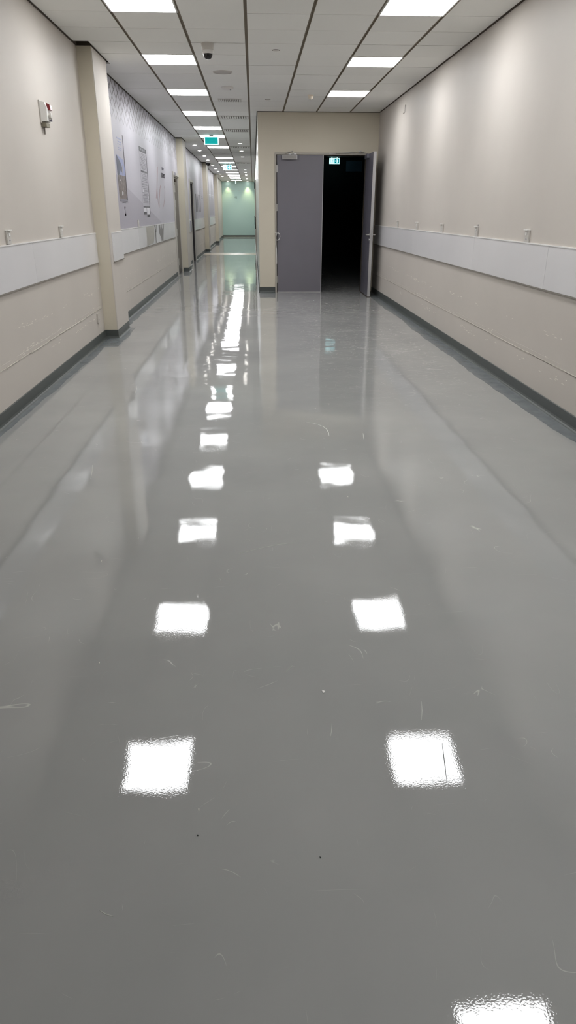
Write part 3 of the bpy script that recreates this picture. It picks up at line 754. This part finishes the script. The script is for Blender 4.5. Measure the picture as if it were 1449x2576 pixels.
prn(t, my0, mz0, 'lamp_drawing', [[(10.93, 1.50), (11.0, 1.52), (11.03, 1.505), (10.97, 1.47)], [(10.96, 1.47), (10.985, 1.48), (11.0, 1.42), (10.98, 1.415)], [(10.93, 1.41), (11.05, 1.43), (11.05, 1.395), (10.98, 1.385)]], M_DARK)
# text column
prn(t, my0, mz0, 'document_header', rect(12.80, 13.58, 2.365, 2.435), M_DARK, 0.0045)
prn(t, my0, mz0, 'document_title', [rect(12.92, 13.06, 2.385, 2.418), rect(13.10, 13.30, 2.385, 2.418), rect(13.33, 13.46, 2.385, 2.418)], M_GREYP, 0.0055)
prn(t, my0, mz0, 'document_sheet', rect(12.80, 13.60, 1.535, 2.36), M_MURAL, 0.0038)
prn(t, my0, mz0, 'rule_line', rect(13.58, 13.62, 1.40, 2.43), M_DARK, 0.0060)
ls = []; z = 2.335
while z > 1.56:
    a = 12.86+random.choice((0, 0.05, 0.12)); ls.append(rect(a, 13.52-random.uniform(0, 0.12), z, z+random.uniform(0.006, 0.012))); z -= random.uniform(0.018, 0.03)
    if random.random() < 0.12: z -= 0.04
prn(t, my0, mz0, 'text_line', ls, M_GREYP, 0.0048)
prn(t, my0, mz0, 'text_line', [rect(12.84, 13.55, 2.06, 2.075), rect(12.84, 13.58, 1.515, 1.527)], M_DARK, 0.0050)
prn(t, my0, mz0, 'document_figure', [rect(13.48, 13.56, 1.66, 1.70), rect(13.44, 13.56, 1.72, 1.76), rect(13.50, 13.56, 1.62, 1.64), rect(12.9, 13.0, 1.75, 1.79)], M_PALEP, 0.0052)
prn(t, my0, mz0, 'document_foot', rect(12.84, 13.16, 1.445, 1.505), M_PALEP, 0.0050)
prn(t, my0, mz0, 'document_foot', rect(13.22, 13.56, 1.40, 1.505), M_PALEP, 0.0050)
prn(t, my0, mz0, 'document_foot', rect(12.84, 13.16, 1.40, 1.44), M_DARK, 0.0050)
prn(t, my0, mz0, 'document_foot', rect(13.22, 13.56, 1.36, 1.395), M_DARK, 0.0050)
# red sketch strokes
def stroke(P, wd, m):
    prn(t, my0, mz0, 'sketch_line', [(y-wd, z) for y, z in P] + [(y+wd, z) for y, z in reversed(P)], m, 0.0042)
stroke([(15.11, 2.25), (15.0, 2.1), (14.80, 1.85), (14.60, 1.68)], 0.022, M_REDP)
stroke([(15.45, 1.94), (15.25, 1.85), (15.05, 1.66), (14.95, 1.52)], 0.022, M_REDP)
stroke([(14.93, 1.53), (14.80, 1.70), (14.85, 1.90)], 0.010, M_REDP)
stroke([(16.08, 1.93), (16.10, 1.85), (15.95, 1.68), (15.70, 1.55), (15.50, 1.51)], 0.016, M_REDP)
def text_wall(s, y, z, size, m, sx=1.0):
    bm = text_bm(s, size)
    # letters run along +Y, up along +Z, facing +X
    mm = Matrix(((0, 0, 1, 0.005), (sx, 0, 0, y-my0), (0, 1, 0, z-mz0), (0, 0, 0, 1)))
    bmesh.ops.transform(bm, verts=bm.verts, matrix=mm)
    o = obj('printed_word', bm, m, t)
text_wall('NAIZ', 15.78, 2.235, 0.065, M_GREYP, 2.2)
text_wall('ESVPS', 15.62, 2.085, 0.125, M_DARK, 1.9)
# second and third murals
t2 = mural('lilac-grey printed mural around the second side door, with tall dark letters', 19.87, 28.38, notch=(D2[0]-0.10, D2[1]+0.10, D2[2]+0.08), lattice=False)
y2, z2 = 19.87, 1.222
for k, (a, b_) in enumerate(((24.6, 24.6), (25.2, 25.2), (25.85, 25.85), (26.5, 26.5))):
    prn(t2, y2, z2, 'printed_letter', rect(a-0.10, a+0.16, 1.42, 1.97), M_DARK)
prn(t2, y2, z2, 'printed_letter', [[(25.3, 1.92), (25.42, 1.92), (25.75, 1.47), (25.65, 1.47)], [(24.7, 1.5), (24.8, 1.5), (25.1, 1.9), (25.0, 1.9)]], M_GREYP)
prn(t2, y2, z2, 'text_line', [rect(27.3, 27.9, 1.98, 2.0), rect(27.3, 27.9, 1.93, 1.95), rect(27.3, 27.9, 1.87, 1.90)], M_GREYP)
t3 = mural('farthest lilac-grey printed mural, between third and fourth pilaster', 29.22, 36.38, lattice=False)
prn(t3, 29.22, z2, 'shaded_field', [(30.5, 1.3), (35.5, 1.3), (35.5, 2.0), (30.5, 2.05)], M_MURAL_D)
prn(t3, 29.22, z2, 'text_line', rect(31.0, 35.5, 2.1, 2.12), M_PALEP)

# ------------------------------------------------------------------ wall sockets and wall devices
def socket(xw, sgn, y, label, z=1.222, h=0.088, wd=0.088, lip=True, pm=None):
    t = thing('wall_socket', label, 'wall socket', (xw, y, z), 'white boxes just above the wall guards')
    X = lambda a, b_: tuple(sorted((sgn*a, sgn*b_)))
    hw = wd/2
    obj('back_box', boxes((*X(0, 0.010), -hw, hw, 0, h), bev=0.003), M_OFFW, t)
    obj('face_plate', boxes((*X(0.009, 0.016), -hw-0.003, hw+0.003, -0.003, h+0.003), bev=0.002), pm or M_OFFW, t)
    if lip: obj('top_hood', boxes((*X(0.0, 0.030), -hw, hw, h+0.003, h+0.010), bev=0.002), M_WHITE, t)
    obj('rocker', boxes((*X(0.016, 0.022), -0.014, 0.014, h*0.60, h*0.85), bev=0.002), pm or M_WHITE, t)
    for k in (-1, 1): obj('plug_slot', boxes((*X(0.016, 0.0168), k*0.012-0.004, k*0.012+0.004, h*0.22, h*0.30)), M_GREYP, t)
    return t
for k, y in enumerate((6.09, 7.51, 8.92, 10.31, 11.71)):
    socket(XR, -1, y, 'white wall socket on the right wall, %s' % ['nearest the camera', 'second from the camera with a stub on top', 'middle one of five', 'fourth from the camera', 'closest to the double door'][k])
    if k == 1:
        tt = [o for o in COL.objects if o.get('label', '').startswith('white wall socket on the right wall, second')][0]
        bm = BM(); lathe(bm, [(0, 0.115), (0.008, 0.114), (0.010, 0.100), (0.006, 0.096), (0.006, 0.09), (0, 0.09)], c=(-0.012, -0.03, 0), n=12); obj('stub', bm, M_STEEL, tt, True)
socket(XL, 1, 5.68, 'white wall socket on the left wall, at the left edge of the picture', z=1.226)
socket(XL, 1, 7.23, 'white wall socket on the left wall below the fire alarm', z=1.226)
socket(XL+0.003, 1, 12.08, 'white switch box on the mural above the guard band', z=1.226, h=0.095, lip=False)
socket(XL, 1, 8.45, 'small painted-over socket low on the left wall beside the first pilaster', z=0.245, h=0.10, lip=False, pm=M_WALL)

t = thing('fire_alarm', 'white fire alarm sounder with dark red lens, high on the left wall', 'fire alarm', (XL, 7.09, 2.17))
obj('back_plate', boxes((0, 0.014, -0.075, 0.075, 0.0, 0.175), bev=0.004), M_OFFW, t)
bm = BM()
slab(bm, [(0.014, -0.068, 0.01), (0.060, -0.060, 0.015), (0.064, -0.060, 0.11), (0.050, -0.062, 0.16), (0.014, -0.068, 0.168)], (0, 0.132, 0))
obj('housing', bm, M_WHITE, t)
bm = BM(); slab(bm, [(0.060, -0.02, 0.100), (0.088, -0.02, 0.105), (0.084, -0.02, 0.145), (0.052, -0.02, 0.160)], (0, 0.068, 0)); obj('red_lens', bm, M_RED, t)
bm = BM(); lathe(bm, [(0.0, 0.060), (0.020, 0.060), (0.024, 0.085), (0.017, 0.088), (0, 0.080)], c=(0, 0.005, 0.058), n=16, axis='X'); obj('sounder_horn', bm, M_OFFW, t, True)
bm = BM(); lathe(bm, [(0.0, 0.060), (0.010, 0.060), (0.010, 0.082), (0, 0.082)], c=(0, 0.02, 0.026), n=12, axis='X'); obj('button', bm, M_GREYP, t, True)
obj('junction_box', boxes((0, 0.048, -0.058, 0.058, -0.030, 0.004), bev=0.003), mat('olive_grey_box', lin(128, 122, 106), 0.5), t)
bm = BM(); tube(bm, [(0.010, 0.0, -0.030), (0.010, 0.0, -0.085)], 0.006); obj('conduit_stub', bm, M_SHADE_CRACK, t)

t = thing('wall_hook', 'small dark J-shaped hook high on the right wall near the corner', 'hook', (XR, 11.68, 2.80))
bm = BM(); tube(bm, [(-0.004, 0.0, 0.115), (-0.012, 0, 0.105), (-0.012, 0, 0.02), (-0.016, 0, 0.006), (-0.030, 0, 0.0), (-0.040, 0.0, 0.006)], 0.0035); obj('hook_rod', bm, mat('dark_wire', lin(110, 102, 96), 0.4), t, True)
obj('hook_plate', boxes((-0.004, 0, -0.012, 0.012, 0.02, 0.11), bev=0.001), M_WHITE, t)

# ------------------------------------------------------------------ door 1: the grey double door
d1 = sempty('door_1', (0, YE, 0), 'grey steel double door with right leaf standing open to the unlit room', 'door')
def D(x0, x1, y0, y1, z0, z1): return (x0, x1, y0, y1, z0, z1)
obj('door_frame', boxes(D(DO[0]-0.03, DO[0], -0.018, T, 0, DO[2]+0.035), D(DO[1], DO[1]+0.03, -0.018, T, 0, DO[2]+0.035), D(DO[0], DO[1], -0.018, T, DO[2], DO[2]+0.035), bev=0.002), M_FRAME, d1)
obj('frame_rebate', boxes(D(DO[0], DO[0]+0.012, 0.055, T, 0, DO[2]), D(DO[1]-0.012, DO[1], 0.055, T, 0, DO[2]), D(DO[0]+0.012, DO[1]-0.012, 0.055, T, DO[2]-0.012, DO[2])), M_GAPB, d1)
obj('frame_drip', boxes(D(1.40, 1.52, -0.026, -0.018, DO[2]+0.012, DO[2]+0.03)), M_OFFW, d1)
leaf = obj('door_leaf', boxes(D(0.446, 1.292, 0.004, 0.05, 0.008, 2.394), bev=0.002), M_DOOR, d1, label='closed left leaf')
obj('meeting_edge', boxes(D(1.292, 1.302, 0.0, 0.052, 0.008, 2.394)), M_DOORE, leaf)
obj('bottom_seal', boxes(D(0.446, 1.292, 0.0, 0.052, 0.001, 0.012)), M_DOORE, leaf)
obj('closer_body', boxes(D(0.548, 0.812, -0.045, 0.004, 2.325, 2.392), bev=0.004), mat('closer_grey', lin(146, 142, 138), 0.35, metal=0.2), leaf)
obj('closer_rim', boxes(D(0.545, 0.815, -0.047, -0.030, 2.322, 2.332), D(0.545, 0.815, -0.047, -0.030, 2.385, 2.395), D(0.545, 0.556, -0.047, -0.030, 2.332, 2.385), D(0.804, 0.815, -0.047, -0.030, 2.332, 2.385)), M_DOORE, leaf)
bm = BM()
tube(bm, [(0.68, -0.040, 2.398), (0.76, -0.062, 2.425), (0.725, -0.035, 2.455)], 0.007); tube(bm, [(0.725, -0.035, 2.455), (0.60, -0.05, 2.418)], 0.006)
box(bm, 0.66, 0.80, -0.03, -0.018, 2.402, 2.425)
obj('closer_arm', bm, M_STEEL, leaf)
def hinge(z, parent):
    bm = BM(); lathe(bm, [(0, -0.06), (0.008, -0.06), (0.008, 0.06), (0, 0.06)], c=(0.440, -0.012, z), n=12)
    box(bm, 0.440, 0.462, -0.003, 0.002, z-0.058, z+0.058)
    obj('hinge', bm, M_STEEL, parent, True)
for z in (2.17, 1.52, 0.24): hinge(z, d1)
# open right leaf: hinged at the right jamb, standing out into the corridor
leaf2 = obj('door_leaf', boxes(D(2.080, 2.130, -0.878, -0.004, 0.010, 2.398), bev=0.002), M_DOORD, d1, label='right leaf standing open at a right angle')
obj('leaf_edge', boxes(D(2.079, 2.131, -0.884, -0.878, 0.010, 2.398)), M_DOORE, leaf2, label='pale metal edge facing the camera')
obj('bottom_seal', boxes(D(2.076, 2.134, -0.88, -0.01, 0.002, 0.014)), M_GAPB, leaf2)
obj('lock_plate', boxes(D(2.092, 2.118, -0.888, -0.883, 0.93, 1.19), bev=0.001), M_STEEL, leaf2)
for s, nm in ((-1, 'door_handle'), (1, 'door_handle')):
    xf = 2.080 if s < 0 else 2.130
    bm = BM(); lathe(bm, [(0, 0), (0.026, 0), (0.026, s*0.008), (0.010, s*0.010), (0.010, s*0.052), (0, s*0.052)], c=(xf, -0.815, 1.07), n=18, axis='X')
    tube(bm, [(xf+s*0.050, -0.825, 1.07), (xf+s*0.052, -0.76, 1.07), (xf+s*0.050, -0.69, 1.068)], 0.009, 10)
    obj(nm, bm, M_STEEL, leaf2, True)
    bm = BM(); lathe(bm, [(0, 0), (0.022, 0), (0.022, s*0.008), (0.008, s*0.012), (0, s*0.016)], c=(xf, -0.815, 0.985), n=16, axis='X')
    obj('key_cylinder', bm, M_STEEL, leaf2, True)
bm = BM()
tube(bm, [(1.43, -0.024, 2.424), (1.72, -0.05, 2.432), (1.96, -0.07, 2.452)], 0.006); tube(bm, [(1.96, -0.07, 2.452), (2.07, -0.30, 2.40)], 0.006)
box(bm, 1.945, 1.985, -0.075, -0.02, 2.436, 2.466)
obj('closer_arm', bm, M_STEEL, d1)
obj('closer_body', boxes(D(2.034, 2.080, -0.42, -0.16, 2.325, 2.392), bev=0.004), M_DOORD, leaf2)
for z in (2.17, 1.52, 0.24):
    bm = BM(); lathe(bm, [(0, -0.06), (0.008, -0.06), (0.008, 0.06), (0, 0.06)], c=(2.128, -0.012, z), n=12); obj('hinge', bm, M_STEEL, d1, True)
for y, z in ((-0.5, 1.70), (-0.45, 1.52), (-0.30, 0.30), (-0.75, 0.62)):
    bm = BM(); lathe(bm, [(0, 0), (0.006, 0), (0.004, -0.003), (0, -0.003)], c=(2.080, y, z), n=8, axis='X'); obj('bolt', bm, M_STEEL, leaf2)
# strap looped round the left jamb
t = thing('strap_loop', 'off-white strap looped and hanging by the left jamb of the double door', 'strap', (0.43, YE-0.02, 0.52))
bm = BM()
tube(bm, [(-0.028, -0.012, 0.565), (0.02, -0.018, 0.570), (0.055, -0.022, 0.545), (0.068, -0.024, 0.50), (0.055, -0.022, 0.455), (0.028, -0.018, 0.430), (0.0, -0.014, 0.435), (-0.012, -0.012, 0.47), (-0.004, -0.012, 0.52), (0.012, -0.016, 0.555)], 0.006)
obj('loop', bm, M_WHITE, t, True)
bm = BM(); tube(bm, [(-0.010, -0.010, 0.46), (-0.014, -0.010, 0.36), (0.0, -0.011, 0.28), (0.004, -0.011, 0.14), (0.005, -0.010, 0.01)], 0.006); obj('tail', bm, M_WHITE, t, True)

# ------------------------------------------------------------------ side doors on the left wall
def side_frame(d, a, b_, h, far=True):
    bs = [(XL, XL+0.028, a-0.075, a, 0, h+0.075), (XL, XL+0.028, a, b_-0.001, h, h+0.075), (XL-T, XL, a, a+0.02, 0, h), (XL-T, XL, a, b_-0.001, h-0.02, h)]
    if far:
        bs += [(XL, XL+0.028, b_, b_+0.075, 0, h+0.075)]
        obj('dark_jamb_cover', boxes((XL-0.9, XL-0.001, b_-0.045, b_-0.001, 0.005, h-0.022)), mat('near_black_cover', lin(46, 42, 44), 0.4), d)  # near-black sheet covering the far jamb
    obj('door_frame', boxes(*bs), mat('side_door_frame', lin(186, 182, 176), 0.4), d)
d2 = sempty('door_2', (0, 0, 0), 'dark grey steel side door, nearest on the left wall, standing ajar beside the second pilaster', 'door')
side_frame(d2, D1[0], D1[1], D1[2], far=False)
lf = obj('door_leaf', boxes((XL-0.06, XL-0.015, 18.22, 19.03, 0.01, 2.19)), M_BACKDOOR, d2)
for z in (1.95, 1.62, 0.98, 0.30):
    obj('hinge', boxes((XL-0.03, XL+0.004, 18.10, 18.24, z-0.08, z+0.08)), M_STEEL, d2)
obj('closer_body', boxes((XL-0.015, XL+0.012, 18.3, 18.6, 2.10, 2.16)), M_GAPB, lf)
obj('notice_plate', boxes((XL+0.028, XL+0.033, 17.95, 18.35, 2.235, 2.29)), M_GREYP, d2)
d3 = sempty('door_3', (0, 0, 0), 'open dark doorway with pale frame beyond the second pilaster', 'door')
side_frame(d3, D2[0], D2[1], D2[2])
lf = obj('door_leaf', boxes((XL-0.95, XL-0.02, D2[0]+0.03, D2[0]+0.07, 0.01, 2.22)), M_OFFW, d3)
obj('door_handle', boxes((XL-0.10, XL-0.02, D2[0]-0.0, D2[0]+0.03, 0.95, 1.02)), M_STEEL, lf)

# far corridor, right side: dark-glazed door sets flush in the panelling
for k, (a, b_) in enumerate(((27.5, 31.0), (36.5, 39.5))):
    d = sempty('door_%d' % (4+k), (XN, a, 0), ['nearer', 'farther'][k]+' dark glazed door set on the right side of the far corridor', 'door')
    obj('door_frame', boxes((-0.02, 0, 0, 0.06, 0, 2.5), (-0.02, 0, b_-a-0.06, b_-a, 0, 2.5), (-0.02, 0, 0.06, b_-a-0.06, 2.44, 2.5)), M_FRAME, d)
    obj('pane', boxes((-0.008, 0, 0.06, b_-a-0.06, 0.02, 2.44)), M_DGLASS, d)
    obj('door_handle', boxes((-0.05, -0.008, 0.2, 0.24, 0.85, 1.25)), M_BLACK, d)
t = thing('wall_speaker', 'small black box on the right wall high above the far corridor doors', 'speaker', (XN, 33.0, 2.35))
obj('cabinet', boxes((-0.05, 0, -0.12, 0.12, 0, 0.24), bev=0.004), M_BLACK, t)
obj('bracket', boxes((-0.02, 0, -0.03, 0.03, 0.24, 0.30)), M_BLACK, t)
